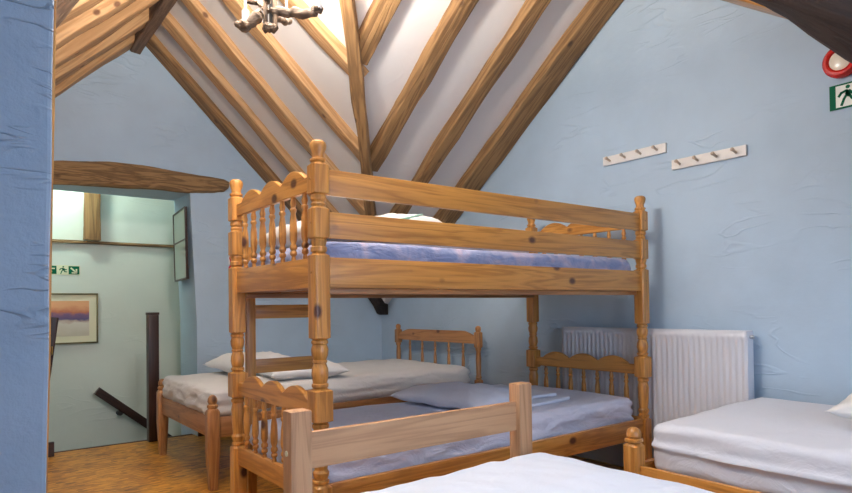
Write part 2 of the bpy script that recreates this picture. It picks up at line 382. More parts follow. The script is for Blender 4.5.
# ------------------------------------------------------------------ roof timbers
YS = [4.88, 4.45, 4.03, 3.62, 3.22, 2.75]
YE = [4.88, 4.42, 3.97, 3.51, 3.02, 2.62]
ORD = ['first', 'second', 'third', 'fourth', 'fifth', 'sixth']
def vx(Y, s):                                # where the slope of wing A meets the valley
    return RX + s * (3.05 - zB(Y)) / mA
for i, Y in enumerate(YS):
    Z = YE[i]; x1 = min(vx(Z, 1) + .02, 2.96); x0 = RX + .03; wd = .155 if i == 0 else .115
    o = hewn('rafter', RAFT['x'] if i else RAFD['x'], [(x0, Y, zA(x0) + UP + .022), (x1, Z, zA(x1) + UP + .022)], wd, .066, wob=.007, seed=i + 20, rnd=.12)
    tag(o, ['pine rafter lying against the doorway gable wall, right of the ridge', 'second pine rafter from the doorway gable, right of the ridge',
            'third pine rafter from the doorway gable, right of the ridge', 'fourth pine rafter from the doorway gable, running down behind the chandelier',
            'fifth pine rafter from the doorway gable, brightly lit beside the chandelier', 'short pine rafter nearest the roof crossing, on the doorway wing'][i], 'rafter', 'rafters of the doorway wing')
for i, Y in enumerate(YS[:5]):
    x1 = max(vx(Y, -1), XL + .03); x0 = RX - .03
    o = hewn('rafter', RAFT['x'], [(x0, Y, zA(x0) + UP + .01), (x1, Y, zA(x1) + UP + .01)], .165 if i == 0 else .15, .07, wob=.007, seed=i + 40, rnd=.12)
    tag(o, ['pine rafter on the doorway gable wall, left of the ridge board', 'second pine rafter from the doorway gable, left of the ridge board',
            'third pine rafter from the doorway gable, left of the ridge board', 'fourth pine rafter, bright, upper left of the ridge board', 'fifth pine rafter at the upper left, above the brown beam'][i], 'rafter', 'rafters left of the ridge board')
def vy(X): return RY + (zr - zA(X)) / mB
for i, X in enumerate([3.15, 2.68, 2.215, 1.775]):
    y1 = vy(X) + .05 if i else 4.56
    o = hewn('rafter', RAFD['x'], [(X, RY + .03, zB(RY + .03) + UP + .005), (X, y1, zB(y1) + UP + .005)], .19 if i == 0 else .115, .072, wob=.007, seed=i + 60, rnd=.12)
    tag(o, ['brown rafter lying against the coat rack gable wall', 'second rafter from the coat rack wall, sloping down to the valley beam',
            'third rafter from the coat rack wall, meeting the valley beam above the bunk', 'short rafter meeting the valley beam near the top of the picture'][i], 'rafter', 'rafters of the coat rack wing')
for i, X in enumerate([3.15, 2.68]):
    y1 = RY - (zr - zA(X)) / mC
    o = hewn('rafter', HONEY['x'], [(X, RY - .03, zB(RY - .03) + UP + .005), (X, y1, zB(y1) + UP + .005)], .19 if i == 0 else .115, .072, wob=.005, seed=i + 80, rnd=.12)
    tag(o, ['orange rafter on the coat rack wall at the top right, beside the dark beam', 'rafter behind the dark beam at the top right'][i], 'rafter', 'rafters behind the dark beam')
o = hewn('ridge_board', BROWN['x'], [(RX - .03, 2.1, 3.13), (RX - .03, 4.955, 3.13)], .075, .19, wob=.006, seed=7)
tag(o, 'dark grey brown ridge board at the apex above the doorway gable', 'beam')
vb0 = (RX + dxr - .03, RY + .02, zr + .03); vb1 = (2.965, 4.545, ze + .29)
mid = [Vector(vb0).lerp(Vector(vb1), t) for t in (0, .25, .5, .75, 1)]
o = hewn('valley_beam', RAFD['x'], mid, .066, [.10, .11, .115, .12, .12], wob=.008, seed=9, n=40)
tag(o, 'slim brown valley beam running down to the room corner between the two sloping ceilings', 'beam')
# bracket under it in the corner
bm = bmesh.new(); prism(bm, [(0, 0.02), (.20, .02), (.185, -.04), (.09, -.13), (.035, -.205), (0, -.215)], 'y', -.055, .055)
o = finish(bm, 'corner_bracket', DARK['x'], loc=(3.235, 4.90, 1.145), rot=(0, 0, R(180 + 18))); tag(o, 'dark wooden bracket in the room corner below the bunk rail', 'bracket')
# crooked principal timbers of the other valleys
pts = [(3.14, -.60, 1.08), (2.75, -.10, 1.48), (2.45, .30, 1.765), (2.25, .60, 1.995), (2.10, .82, 2.150), (1.85, 1.15, 2.38), (1.5, 1.62, 2.68), (1.23, 1.98, 2.94)]
o = hewn('crooked_beam', DARK['x'], pts, .20, [.30, .30, .27, .24, .195, .15, .12, .10], wob=.012, seed=13, n=50, rnd=.25)
tag(o, 'dark crooked beam crossing the top right corner close to the camera', 'beam')
pts = [(-1.0, 4.70, 1.16), (-.5, 4.05, 1.68), (-.05, 3.45, 2.12), (.25, 3.05, 2.41), (.42, 2.82, 2.57), (.70, 2.45, 2.80), (.93, 2.14, 2.98)]
o = hewn('crooked_beam', BROWN['x'], pts, .17, [.22, .22, .20, .19, .17, .15, .12], wob=.012, seed=17, n=50, rnd=.25)
tag(o, 'brown crooked beam at the upper left corner beside the near wall', 'beam')

# ------------------------------------------------------------------ turned parts
def post_profile(feat):
    return feat
H = .0315
def bunk_post_prof():
    f = [(0, H, 1), (.352, H, 1), (.357, H * .93, .4), (.362, H * .80, 0), (.368, H * .95, 0), (.376, H * .95, 0), (.380, H * .74, 0)]
    # short turned section under the lower headboard block
    f += [(.395, H * .92, 0), (.405, H * .96, 0), (.415, H * .75, 0), (.47, H * .90, 0), (.53, H * .98, 0), (.56, H * .80, 0), (.568, H * .97, 0), (.578, H * .97, 0), (.582, H * .8, 0), (.586, H * .93, .3),
          (.591, H * 1.16, 1), (.700, H * 1.16, 1), (.705, H * .93, .3), (.709, H * .78, 0), (.715, H * .96, 0), (.724, H * .98, 0), (.728, H * .78, 0), (.735, H * .86, 0), (.758, H * 1.0, 0), (.78, H * .93, 0), (.800, H * .72, 0),
          (.803, H * .84, 0), (.809, H * .84, 0), (.812, H * .74, 0), (.83, H * .95, 0), (.850, H * 1.0, 0), (.868, H * .84, 0), (.873, H * .97, 0), (.881, H * .97, 0), (.886, H * .80, .1), (.892, H, 1)]
    f += [(1.192, H, 1), (1.197, H * .85, .3), (1.202, H * .74, 0), (1.208, H * .95, 0), (1.222, H * .95, 0), (1.226, H * .80, 0), (1.236, H * .86, 0), (1.246, H * .95, 0), (1.252, H * .85, .3), (1.257, H, 1)]
    f += [(1.362, H, 1), (1.367, H * .84, .3), (1.371, H * .78, 0), (1.380, H * .90, 0), (1.388, H * .74, 0), (1.396, H * .92, 0), (1.408, H * .92, 0), (1.414, H * .80, .3), (1.419, H, 1)]
    f += [(1.522, H, 1), (1.528, H * .85, .3), (1.533, H * .78, 0), (1.538, H * .95, 0), (1.545, H * .95, 0), (1.549, H * .70, 0), (1.562, H * .70, 0), (1.582, H * .93, 0), (1.596, H * 1.0, 0), (1.606, H * .90, 0), (1.613, H * .62, 0), (1.615, H * .25, 0)]
    return f
def spindle_prof(z0, z1, r=.0152):
    h = z1 - z0; P = [(0, .62), (.05, .62), (.08, .5), (.11, .9), (.15, .9), (.17, .6), (.20, .95), (.24, .95), (.27, .62), (.34, .95), (.46, 1.02), (.62, .92), (.74, .62), (.77, .9), (.80, .9), (.82, .6), (.88, .85), (.94, .62), (1, .62)]
    return [(z0 + t * h, r * s, 0) for t, s in P]
def scallop(y0, y1, z0, zb, zp, n=60, humps=3):
    """board outline: straight bottom, wavy top with pointed dips"""
    top = []
    for i in range(n + 1):
        t = i / n; q = t * 3.6 - .3
        f = abs(math.sin(PI * min(max(q, 0), humps) / 1.)) ** .8 if 0 < q < humps else 0
        top.append((y0 + (y1 - y0) * t, zb + (zp - zb) * f))
    return [(y0, z0), (y1, z0)] + top[::-1]

# ------------------------------------------------------------------ bunk bed
BX, BY, BL, BW = 1.0445, 2.0067, 2.028, .829
bk = thing('bunk_bed', 'honey coloured pine bunk bed with turned posts in the middle of the room', 'bunk bed', (BX, BY, 0))
for x, y in ((0, 0), (0, BW), (BL, 0), (BL, BW)):
    b2 = bmesh.new(); stack(b2, bunk_post_prof(), x, y, 48, (.592, .699)); finish(b2, 'post', HONEY['z'], bk, ang=32)
for x in (0, BL):
    for z0 in (.602, 1.436):
        b2 = bmesh.new(); prism(b2, scallop(.026, BW - .026, z0, z0 + .056, z0 + .098), 'x', x - .011, x + .011)
        o = finish(b2, 'headboard_rail', HONEY['y'], bk, ang=40)
        md = o.modifiers.new('b', 'BEVEL'); md.width = .003; md.segments = 2; md.limit_method = 'ANGLE'
    for z0, z1 in ((.275, .362), (1.076, 1.187)):
        boxo('end_rail', HONEY['y'], bk, x - .012, x + .012, .027, BW - .027, z0, z1)
    for z0, z1 in ((.362, .604), (1.187, 1.438)):
        for k in range(7):
            b2 = bmesh.new(); stack(b2, spindle_prof(z0 - .004, z1 + .004), x, BW / 2 + (k - 3) * .1015, 14); finish(b2, 'spindle', HONEY['z'], bk, ang=50)
for y, s in ((-.004, 1), (BW + .004, -1)):
    boxo('side_rail', HONEY['x'], bk, .026, BL - .026, y - .012, y + .012, .250, .357)
    boxo('side_rail', HONEY['x'], bk, .026, BL - .026, y - .012, y + .012, 1.074, 1.187)
boxo('guard_rail', HONEY['x'], bk, .026, BL - .026, -.016, .006, 1.415, 1.511)
boxo('guard_rail', HONEY['x'], bk, .026, BL - .026, -.016, .006, 1.256, 1.354)
boxo('guard_rail', HONEY['x'], bk, .42, BL - .026, BW - .006, BW + .016, 1.268, 1.345)
boxo('cleat', OLDP['x'], bk, .03, BL - .03, .010, .045, 1.052, 1.074, bev=.002)
boxo('cleat', OLDP['x'], bk, .03, BL - .03, BW - .045, BW - .010, 1.052, 1.074, bev=.002)
for z in (1.075, .290):
    for k in range(12):
        x = .08 + k * (BL - .16) / 11
        boxo('slat', OLDP['y'], bk, x - .035, x + .035, .012, BW - .012, z, z + .018, bev=.002)
# ladder on the far side
ld = thing('ladder', 'plain pine ladder hooked to the far side of the bunk', 'ladder', (BX + .078, BY + BW + .0, 0))
for x in (0, .36):
    boxo('stile', HONEY['z'], ld, x - .022, x + .022, .022, .055, .0, 1.30)
for z in (.25, .525, .70, .965):
    boxo('rung', HONEY['x'], ld, .02, .34, .024, .050, z - .012, z + .055)
# bolt heads
for z in (1.47, 1.31, 1.13, .31):
    b2 = bmesh.new(); tube(b2, [(-.0310, .0, z), (-.0345, .0, z)], .0045, 12); finish(b2, 'bolt_cap', OLDP['z'], bk)
for z in (1.47, 1.31, 1.13):
    b2 = bmesh.new(); tube(b2, [(BL, -.0310, z), (BL, -.0342, z)], .0045, 12); finish(b2, 'bolt_cap', OLDP['z'], bk)

m = soft_box('mattress', LILAC, BX + BL / 2, BY + BW / 2, .308, BL - .070, BW - .062, .17, .045, .015, 3, .012)
tag(m, 'mattress in a pale lilac sheet on the lower bunk', 'mattress')
m = soft_box('mattress', BLUESH, BX + BL / 2, BY + BW / 2, 1.094, BL - .075, BW - .062, .165, .04, .010, 8, .008)
tag(m, 'mattress in a blue and lilac patterned sheet on the upper bunk', 'mattress')
def hump(p, Hh):
    u, v = p.x / Hh.x, p.y / Hh.y
    if p.z > 0: p.z += .066 * math.exp(-((u + .62) / .33) ** 2) * (1 - v * v * .6) + .035 * math.exp(-((u - .2) / .5) ** 2)
    p.z += .012 * noise.noise(Vector((p.x * 12, p.y * 12, 4))); return p
d = soft_box('duvet', CREAM, BX + .86, BY + BW / 2 + .04, 1.252, .90, .62, .11, .05, .02, 12, .04, cuts=40, fn=hump)
tag(d, 'rumpled cream duvet lying on the upper bunk', 'duvet')
p = pillow('pillow', PILLOWM, (BX + .235, BY + BW / 2, 1.258), .36, .70, .15, 0, 5); tag(p, 'white pillow on the upper bunk behind the end spindles', 'pillow')
b2 = bmesh.new(); box(b2, -.1, .1, -.14, .14, 0, .012, bev=.004)
o = finish(b2, 'folded_cloth', plain('mint_cloth', (.35, .62, .52), .9), loc=(BX + .50, BY + .30, 1.385), rot=(.0, -.25, .2)); tag(o, 'small folded mint green cloth on the upper bunk duvet', 'cloth')
p = pillow('pillow', cloth('pale_pillow', (.76, .78, .88), scale=5.), (2.13, 2.49, .472), .46, .66, .13, .12, 9); tag(p, 'pale lilac pillow lying flat on the lower bunk', 'pillow')
SH = cloth('folded_sheet', (.74, .77, .88), scale=5.)
for k, (x, y, sx, sy, rz) in enumerate(((2.42, 2.50, .50, .62, .12), (2.44, 2.52, .42, .50, -.10))):
    o = soft_box('folded_sheet', SH, x, y, .474 + k * .024, sx, sy, .018, .008, .004, 30 + k, .006, cuts=20); o.rotation_euler.z = rz
    tag(o, ['pale blue folded sheet lying on the lower bunk mattress beyond the pillow', 'pale blue folded sheet on top of the other on the lower bunk'][k], 'sheet', 'folded sheets on the lower bunk')
# red and white cloth at the far left post
bm = bmesh.new()
n = 14
for c in (0,):
    g = [[bm.verts.new((noise.noise(Vector((i * .4, j * .3, 2))) * .008 + .004 * math.sin(j), -.03 + .06 * i / n, -.05 + .10 * j / n)) for i in range(n + 1)] for j in range(n + 1)]
    for j in range(n):
        for i in range(n): bm.faces.new((g[j][i], g[j][i + 1], g[j + 1][i + 1], g[j + 1][i]))
o = finish(bm, 'cloth_tag', REDC, loc=(BX - .008, BY + BW + .052, 1.215), rot=(0, 0, -.35), ang=80)
md = o.modifiers.new('s', 'SOLIDIFY'); md.thickness = .004
bm = bmesh.new(); box(bm, -.012, -.005, -.028, .006, .0, .046, bev=.001)
w = finish(bm, 'white_edging', WPAINT, o); w['label'] = 'white edge'
tag(o, 'small red and white cloth hanging at the far left post of the upper bunk', 'cloth')

# ------------------------------------------------------------------ far single bed
FX, FY, FL, FW = 1.1206, 3.4336, 1.997, 1.056
fb = thing('single_bed', 'brown pine single bed with spindled headboard along the doorway wall', 'bed', (FX, FY, 0))
def leg_prof(h, hw):
    return [(0, hw * .62, 1), (.02, hw * .70, 1), (h * .45, hw, 1), (h - .095, hw, 1), (h - .082, hw * .92, .4), (h - .076, hw * .7, 0), (h - .068, hw * .88, 0), (h - .056, hw * .88, 0), (h - .050, hw * .62, 0), (h - .036, hw * .80, 0), (h - .018, hw * .72, 0), (h - .004, hw * .45, 0), (h, hw * .15, 0)]
for y in (0, FW):
    b2 = bmesh.new(); stack(b2, leg_prof(.525, .034), 0, y, 24); finish(b2, 'leg', OLDP['z'], fb)
    hp = [(0, .022, 1), (.30, .026, 1), (.44, .026, 1), (.45, .018, 0), (.46, .024, 0), (.48, .018, 0), (.60, .021, 0), (.66, .017, 0), (.67, .023, 0), (.685, .023, 0), (.69, .026, 1), (.80, .026, 1), (.808, .018, 0), (.82, .022, 0), (.838, .022, 0), (.848, .014, 0), (.852, .004, 0)]
    b2 = bmesh.new(); stack(b2, hp, FL, y, 24); finish(b2, 'headboard_post', OLDP['z'], fb)
boxo('foot_rail', OLDP['y'], fb, -.012, .012, .03, FW - .03, .285, .405)
boxo('side_rail', OLDP['x'], fb, .03, FL - .022, -.012, .012, .285, .398)
boxo('side_rail', OLDP['x'], fb, .03, FL - .022, FW - .012, FW + .012, .285, .398)
b2 = bmesh.new(); top = [(.024 + (FW - .048) * i / 40, .765 + .045 * min(1, max(0, math.sin(PI * i / 40) * 2.4)) ** .8) for i in range(41)]
prism(b2, [(.024, .715), (FW - .024, .715)] + top[::-1], 'x', FL - .011, FL + .011); finish(b2, 'headboard_rail', OLDP['y'], fb)
boxo('headboard_rail', OLDP['y'], fb, FL - .011, FL + .011, .024, FW - .024, .33, .40)
for k in range(5):
    b2 = bmesh.new(); stack(b2, spindle_prof(.398, .720, .0135), FL, FW * (k + 1) / 6, 12); finish(b2, 'spindle', OLDP['z'], fb)
for k in range(11):
    x = .1 + k * (FL - .2) / 10; boxo('slat', OLDP['y'], fb, x - .035, x + .035, .013, FW - .013, .36, .378, bev=.002)
def drop_foot(p, Hh):
    if p.z < 0 and p.x < -Hh.x * .97: p.z -= 0
    return p
m = soft_box('mattress', CREAM, FX + FL / 2 - .03, FY + FW / 2, .379, FL - .03, FW - .028, .172, .06, .014, 21, .02)
tag(m, 'mattress in a cream sheet on the far single bed by the doorway wall', 'mattress')
p = pillow('pillow', PILLOWM, (FX + .54, FY + .74, .550), .50, .60, .17, .1, 2); tag(p, 'cream pillow at the foot end of the far bed, nearer the doorway', 'pillow')
p = pillow('pillow', PILLOWM, (FX + .66, FY + .26, .545), .52, .44, .14, -.1, 6); tag(p, 'cream pillow on the far bed seen behind the bunk ladder', 'pillow')

# ------------------------------------------------------------------ bed in the foreground
GX, GY, GW, GL = .76, 1.60, .90, 1.98
gb = thing('single_bed', 'raw pale pine bed with square posts in the foreground, cut by the bottom edge', 'bed', (GX, GY, 0))
for x, y, h in ((0, 0, .713), (GW, 0, .713), (0, -GL, .55), (GW, -GL, .55)):
    boxo('post', PALE['z'], gb, x - .033, x + .033, y - .028, y + .028, 0, h, bev=.006)
boxo('foot_board', PALE['x'], gb, .033, GW - .033, -.012, .012, .542, .647, bev=.005)
boxo('foot_rail', PALE['x'], gb, .033, GW - .033, -.014, .014, .33, .432, bev=.005)
boxo('head_rail', PALE['x'], gb, .033, GW - .033, -GL - .012, -GL + .012, .25, .36)
for x in (-.0, GW): boxo('side_rail', PALE['y'], gb, x - .012, x + .012, -GL + .028, -.028, .24, .32)
for k in range(11):
    y = -.1 - k * (GL - .2) / 10; boxo('slat', PALE['x'], gb, .013, GW - .013, y - .035, y + .035, .28, .298, bev=.002)
for x in (-.0345, ):
    b2 = bmesh.new(); tube(b2, [(x + .002, 0, .595), (x - .001, 0, .595)], .008, 16); o = finish(b2, 'screw_cap', plain('cream_plastic', (.75, .72, .55), .4), gb); o['label'] = 'round cream cap'
m = soft_box('mattress', WHITE, GX + GW / 2, GY - GL / 2, .299, GW - .03, GL - .08, .125, .05, .008, 40, .004)
tag(m, 'white sheeted mattress under the quilt on the foreground bed', 'mattress')
def quilt_fn(p, Hh):
    # droops towards its edges, puffed in the middle, pulled in towards the far corners
    u, v = p.x / Hh.x, p.y / Hh.y
    e = max(abs(u), abs(v))
    p.z -= .022 * max(0, (e - .6) / .4) ** 2
    p.z += .012 * noise.noise(Vector((p.x * 5, p.y * 5, 3.3))) + .006 * noise.noise(Vector((p.x * 14, p.y * 9, 8)))
    if v > .8:
        p.x *= 1 - .05 * (v - .8) / .2
    p.x += .012 * noise.noise(Vector((p.y * 11, 1.7, 0))) * abs(u) ** 6
    return p
q = soft_box('quilt', QUILT, GX + GW / 2 + .01, GY - .03 - GL / 2 + .0, (.418), GW + .10, GL - .05, .068, .032, .008, 44, .012, cuts=60, fn=quilt_fn)
tag(q, 'bluish white quilt spread over the foreground bed', 'quilt')

# ------------------------------------------------------------------ bed at the right wall
HX, HY, HWd, HL = 2.185, 1.475, .985, 2.0
hb = thing('single_bed', 'orange pine single bed along the radiator wall, right of the bunk', 'bed', (HX, HY, 0))
for x in (0, HWd - .0):
    pf = [(0, .024, 1), (.10, .033, 1), (.425, .033, 1), (.434, .027, .7), (.438, .024, .3), (.442, .034, .3), (.452, .034, .3), (.457, .025, .1), (.463, .030, 0), (.478, .029, 0), (.490, .024, 0), (.498, .013, 0), (.50, .003, 0)]
    b2 = bmesh.new(); stack(b2, pf if x == 0 else [(a * .9, b_, c) for a, b_, c in pf], x, 0, 24); finish(b2, 'leg', HONEY['z'], hb)
    b2 = bmesh.new(); stack(b2, [(a * 1.7, b_, c) for a, b_, c in pf], x, -HL, 24); finish(b2, 'headboard_post', HONEY['z'], hb)
boxo('side_rail', HONEY['y'], hb, -.012, .012, -HL + .03, -.03, .262, .348)
boxo('side_rail', HONEY['y'], hb, HWd - .012, HWd + .012, -HL + .03, -.03, .262, .348)
boxo('foot_rail', HONEY['x'], hb, .03, HWd - .03, -.012, .012, .262, .348)
boxo('headboard_rail', HONEY['x'], hb, .03, HWd - .03, -HL - .012, -HL + .012, .60, .78)
for k in range(11):
    y = -.1 - k * (HL - .2) / 10; boxo('slat', HONEY['x'], hb, .013, HWd - .013, y - .035, y + .035, .30, .318, bev=.002)
def sag_fn(p, Hh):
    # the front long edge is crushed lower than the wall side near the foot
    if p.z > 0: p.z += .010 * p.x / Hh.x
    s = abs(p.x) / Hh.x
    if s > .93:
        p.x += math.copysign(.016 * math.exp(-((p.z - .01 + .012 * math.sin(p.y * 3)) / .013) ** 2) * -1, p.x)
    return p
m = soft_box('mattress', WHITE, HX + .527, HY - .038 - .95, .319, .945, 1.90, .205, .034, .007, 55, .012, fn=sag_fn)
tag(m, 'thick white sheeted mattress on the bed at the radiator wall', 'mattress')
p = pillow('pillow', PILLOWM, (2.83, .60, .522), .50, .66, .20, .05, 14); tag(p, 'white pillow at the right edge of the picture on the wall side bed', 'pillow')

# ------------------------------------------------------------------ radiator
rd = thing('radiator', 'white panel radiator on the right hand wall behind the bunk', 'radiator', (3.155, 2.055, .22))
RL, RH = 1.18, .635
b2 = bmesh.new(); prof = []
npit = 36; pit = (RL - .03) / npit
y = -RL / 2; prof.append((y, 0)); y += .015
for k in range(npit):
    a = -RL / 2 + .015 + k * pit
    prof += [(a + pit * .10, 0), (a + pit * .24, .007), (a + pit * .56, .007), (a + pit * .70, 0)]
prof.append((RL / 2, 0))
z0, z1, ze0, ze1 = .0, RH, .035, RH - .035
rows = [(z0, 0), (ze0, 0), (ze0 + .012, 1), (ze1 - .012, 1), (ze1, 0), (z1, 0)]
G = [[b2.verts.new((-.012 + dx * f, yy, zz)) for yy, dx in prof] for zz, f in rows]
for a, c in zip(G, G[1:]):
    for i in range(len(prof) - 1): b2.faces.new((a[i], a[i + 1], c[i + 1], c[i]))
o = finish(b2, 'front_panel', RADM, rd, ang=40); md = o.modifiers.new('s', 'SOLIDIFY'); md.thickness = .002; md.offset = 0
boxo('back_panel', RADM, rd, .045, .052, -RL / 2, RL / 2, 0, RH, bev=.002)
boxo('side_cover', RADM, rd, -.010, .055, -RL / 2 - .004, -RL / 2 + .001, .01, RH, bev=.001)
boxo('side_cover', RADM, rd, -.010, .055, RL / 2 - .001, RL / 2 + .004, .01, RH, bev=.001)
b2 = bmesh.new(); box(b2, -.012, -.004, -RL / 2, RL / 2, RH - .004, RH + .003, bev=.001); box(b2, .046, .055, -RL / 2, RL / 2, RH - .004, RH + .003, bev=.001)
for k in range(60):
    yy = -RL / 2 + .01 + k * (RL - .02) / 59; box(b2, -.006, .048, yy - .003, yy + .003, RH - .004, RH + .001, bev=0)
finish(b2, 'top_grille', RADM, rd)
b2 = bmesh.new(); tube(b2, [(.022, -RL / 2 - .004, RH - .028), (.022, -RL / 2 - .022, RH - .028)], .010, 14); o = finish(b2, 'vent_plug', METAL, rd); o['label'] = 'grey vent plug'
for s in (-1, 1):
    b2 = bmesh.new(); tube(b2, [(.022, s * (RL / 2 + .004), .04), (.022, s * (RL / 2 + .045), .04), (.022, s * (RL / 2 + .05), .02), (.022, s * (RL / 2 + .05), -.22)], .0075, 10)
    finish(b2, 'pipe', METAL, rd)
for s in (-.4, .4): boxo('wall_bracket', METAL, rd, .052, .094, s - .02, s + .02, .1, RH - .08, bev=.001)

# ------------------------------------------------------------------ things on the coat rack wall
def rack(y0, y1, zt, label):
    t = thing('coat_rack', label, 'coat rack', (XR, (y0 + y1) / 2, zt - .028), group='coat racks on the right hand wall')
    L = abs(y1 - y0)
    boxo('back_board', WPAINT, t, -.018, 0, -L / 2, L / 2, -.028, .028, bev=.003)
    for k in range(4):
        y = L * (-.5 + (k + .5) / 4)
        b2 = bmesh.new(); tube(b2, [(-.018, y, -.004), (-.040, y, .002), (-.052, y, .006), (-.060, y, .008), (-.066, y, .009)], [.0065, .0065, .0085, .0105, .006], 12)
        finish(b2, 'peg', PEGM, t)
rack(2.369, 1.939, 1.929, 'white four-peg coat rack on the right wall, the higher one nearer the rafters')
rack(1.904, 1.488, 1.819, 'white four-peg coat rack on the right wall, the lower one nearer the exit sign')
def strokes(bm, segs, w, P, d=.001):
    """flat raised marks: short thick lines in sign coordinates"""
    for a, b in segs:
        a, b = Vector(a), Vector(b); t = (b - a).normalized() if (b - a).length > 1e-6 else Vector((1, 0)); n = Vector((-t.y, t.x)) * w / 2; e = t * w * .25
        q = [a - e + n, b + e + n, b + e - n, a - e - n]
        A = [bm.verts.new(P(p.x, p.y, 0)) for p in q]; B = [bm.verts.new(P(p.x, p.y, d)) for p in q]
        bm.faces.new(A); bm.faces.new(B[::-1])
        for i in range(4): bm.faces.new((A[i], B[i], B[(i + 1) % 4], A[(i + 1) % 4]))
def disc(bm, c, r, P, d=.001, n=16):
    A = [bm.verts.new(P(c[0] + r * math.cos(2 * PI * k / n), c[1] + r * math.sin(2 * PI * k / n), 0)) for k in range(n)]
    B = [bm.verts.new(P(c[0] + r * math.cos(2 * PI * k / n), c[1] + r * math.sin(2 * PI * k / n), d)) for k in range(n)]
    bm.faces.new(A); bm.faces.new(B[::-1])
    for i in range(n): bm.faces.new((A[i], B[i], B[(i + 1) % n], A[(i + 1) % n]))
def rect(bm, x0, x1, z0, z1, P, d=.001):
    q = [(x0, z0), (x1, z0), (x1, z1), (x0, z1)]
    A = [bm.verts.new(P(*p, 0)) for p in q]; B = [bm.verts.new(P(*p, d)) for p in q]
    bm.faces.new(A); bm.faces.new(B[::-1])
    for i in range(4): bm.faces.new((A[i], B[i], B[(i + 1) % 4], A[(i + 1) % 4]))
MAN = [((.02, .20), (.10, .02)), ((-.10, -.14), (.02, .06)), ((-.10, -.14), (-.20, -.40)), ((.10, .02), (.20, -.18)), ((.20, -.18), (.40, -.20)), ((.00, .20), (-.20, .14)), ((-.20, .14), (-.30, .00)), ((.10, .18), (.24, .02)), ((.24, .02), (.38, .06)), ((.00, .16), (.04, .02)), ((-.02, .10), (.08, -.04))]
def man(bm, cx, cz, s, P, d): 
    strokes(bm, [((cx + a[0] * s, cz + a[1] * s), (cx + b[0] * s, cz + b[1] * s)) for a, b in MAN], s * .105, P, d); disc(bm, (cx + .05 * s, cz + .36 * s), s * .085, P, d)
# exit sign on the right wall: screen right is -Y
sg = thing('exit_sign', 'green running man exit sign on the right wall below the fire alarm', 'sign', (XR, 1.108, 1.950))
Pn = lambda off: (lambda s, t, d: (-off - d, -s, t))
b2 = bmesh.new(); rect(b2, 0, .30, -.0575, .0575, Pn(0), .004); finish(b2, 'plate', SIGNG, sg, smooth=False)
b2 = bmesh.new(); rect(b2, .026, .118, -.050, .050, Pn(.004), .001); finish(b2, 'white_panel', SIGNW, sg, smooth=False)
b2 = bmesh.new(); man(b2, .070, 0, .105, Pn(.005), .001); finish(b2, 'running_figure', SIGNG, sg, smooth=False)
# alarm sounder
al = thing('fire_alarm', 'round red fire alarm with a cream centre on the right wall', 'fire alarm', (XR, 1.052, 2.108))
def lathe_x(bm, prof, n=40):
    rings = [[bm.verts.new((-d, r * math.cos(2 * PI * k / n), r * math.sin(2 * PI * k / n))) for k in range(n)] for d, r in prof]
    for a, c in zip(rings, rings[1:]):
        for i in range(n): bm.faces.new((a[i], a[(i + 1) % n], c[(i + 1) % n], c[i]))
    bm.faces.new(rings[0]); bm.faces.new(rings[-1][::-1])
b2 = bmesh.new(); lathe_x(b2, [(0, .074), (.02, .076), (.034, .074), (.044, .066), (.046, .056), (.042, .048), (.034, .046), (.030, .02)]); finish(b2, 'red_housing', REDP, al)
b2 = bmesh.new(); lathe_x(b2, [(.030, .046), (.036, .044), (.040, .03), (.041, .01)]); finish(b2, 'cream_centre', LENS, al)

# ------------------------------------------------------------------ doorway and stairwell things
def post_dark(name, x, y, w, h, label):
    t = thing(name, label, 'newel post', (x, y, 0))
    boxo('shaft', STAIN['z'], t, -w / 2, w / 2, -w / 2, w / 2, 0, h - .02, bev=.004)
    boxo('cap', STAIN['z'], t, -w / 2 - .003, w / 2 + .003, -w / 2 - .003, w / 2 + .003, h - .02, h, bev=.004); return t
post_dark('newel_post', 1.182, 5.01, .076, .985, 'tall dark stained newel post at the top of the stairs')
hr = thing('handrail', 'dark handrail sloping down the pale green stairwell wall', 'handrail', (.94, 5.86, .31))
o = hewn('rail', STAIN['x'], [(.012, -.02, .04), (.62, -.02, -.47)], .045, .068, wob=0, parent=None); o.parent = hr
bm = bmesh.new(); tube(bm, [(.17, .038, -.20), (.17, .0, -.21), (.17, -.02, -.18), (.17, -.02, -.15)], .008, 10); tube(bm, [(.17, -.035, -.195), (.17, .040, -.20)], .022, 14); finish(bm, 'bracket', BLACKM, hr)
lr = thing('handrail', 'dark handrail end with a brass hook at the left of the doorway', 'handrail', (.53, 5.0, .0))
o = hewn('rail', STAIN['x'], [(-.10, .0, .15), (.0, .0, .96)], .05, .055, up=(0, 1, 0), wob=0); o.parent = lr
b2 = bmesh.new(); tube(b2, [(-.02, -.055, .70), (-.02, -.085, .71), (-.02, -.09, .74), (-.02, -.085, .76)], .004, 8); finish(b2, 'hook', BRASS, lr)
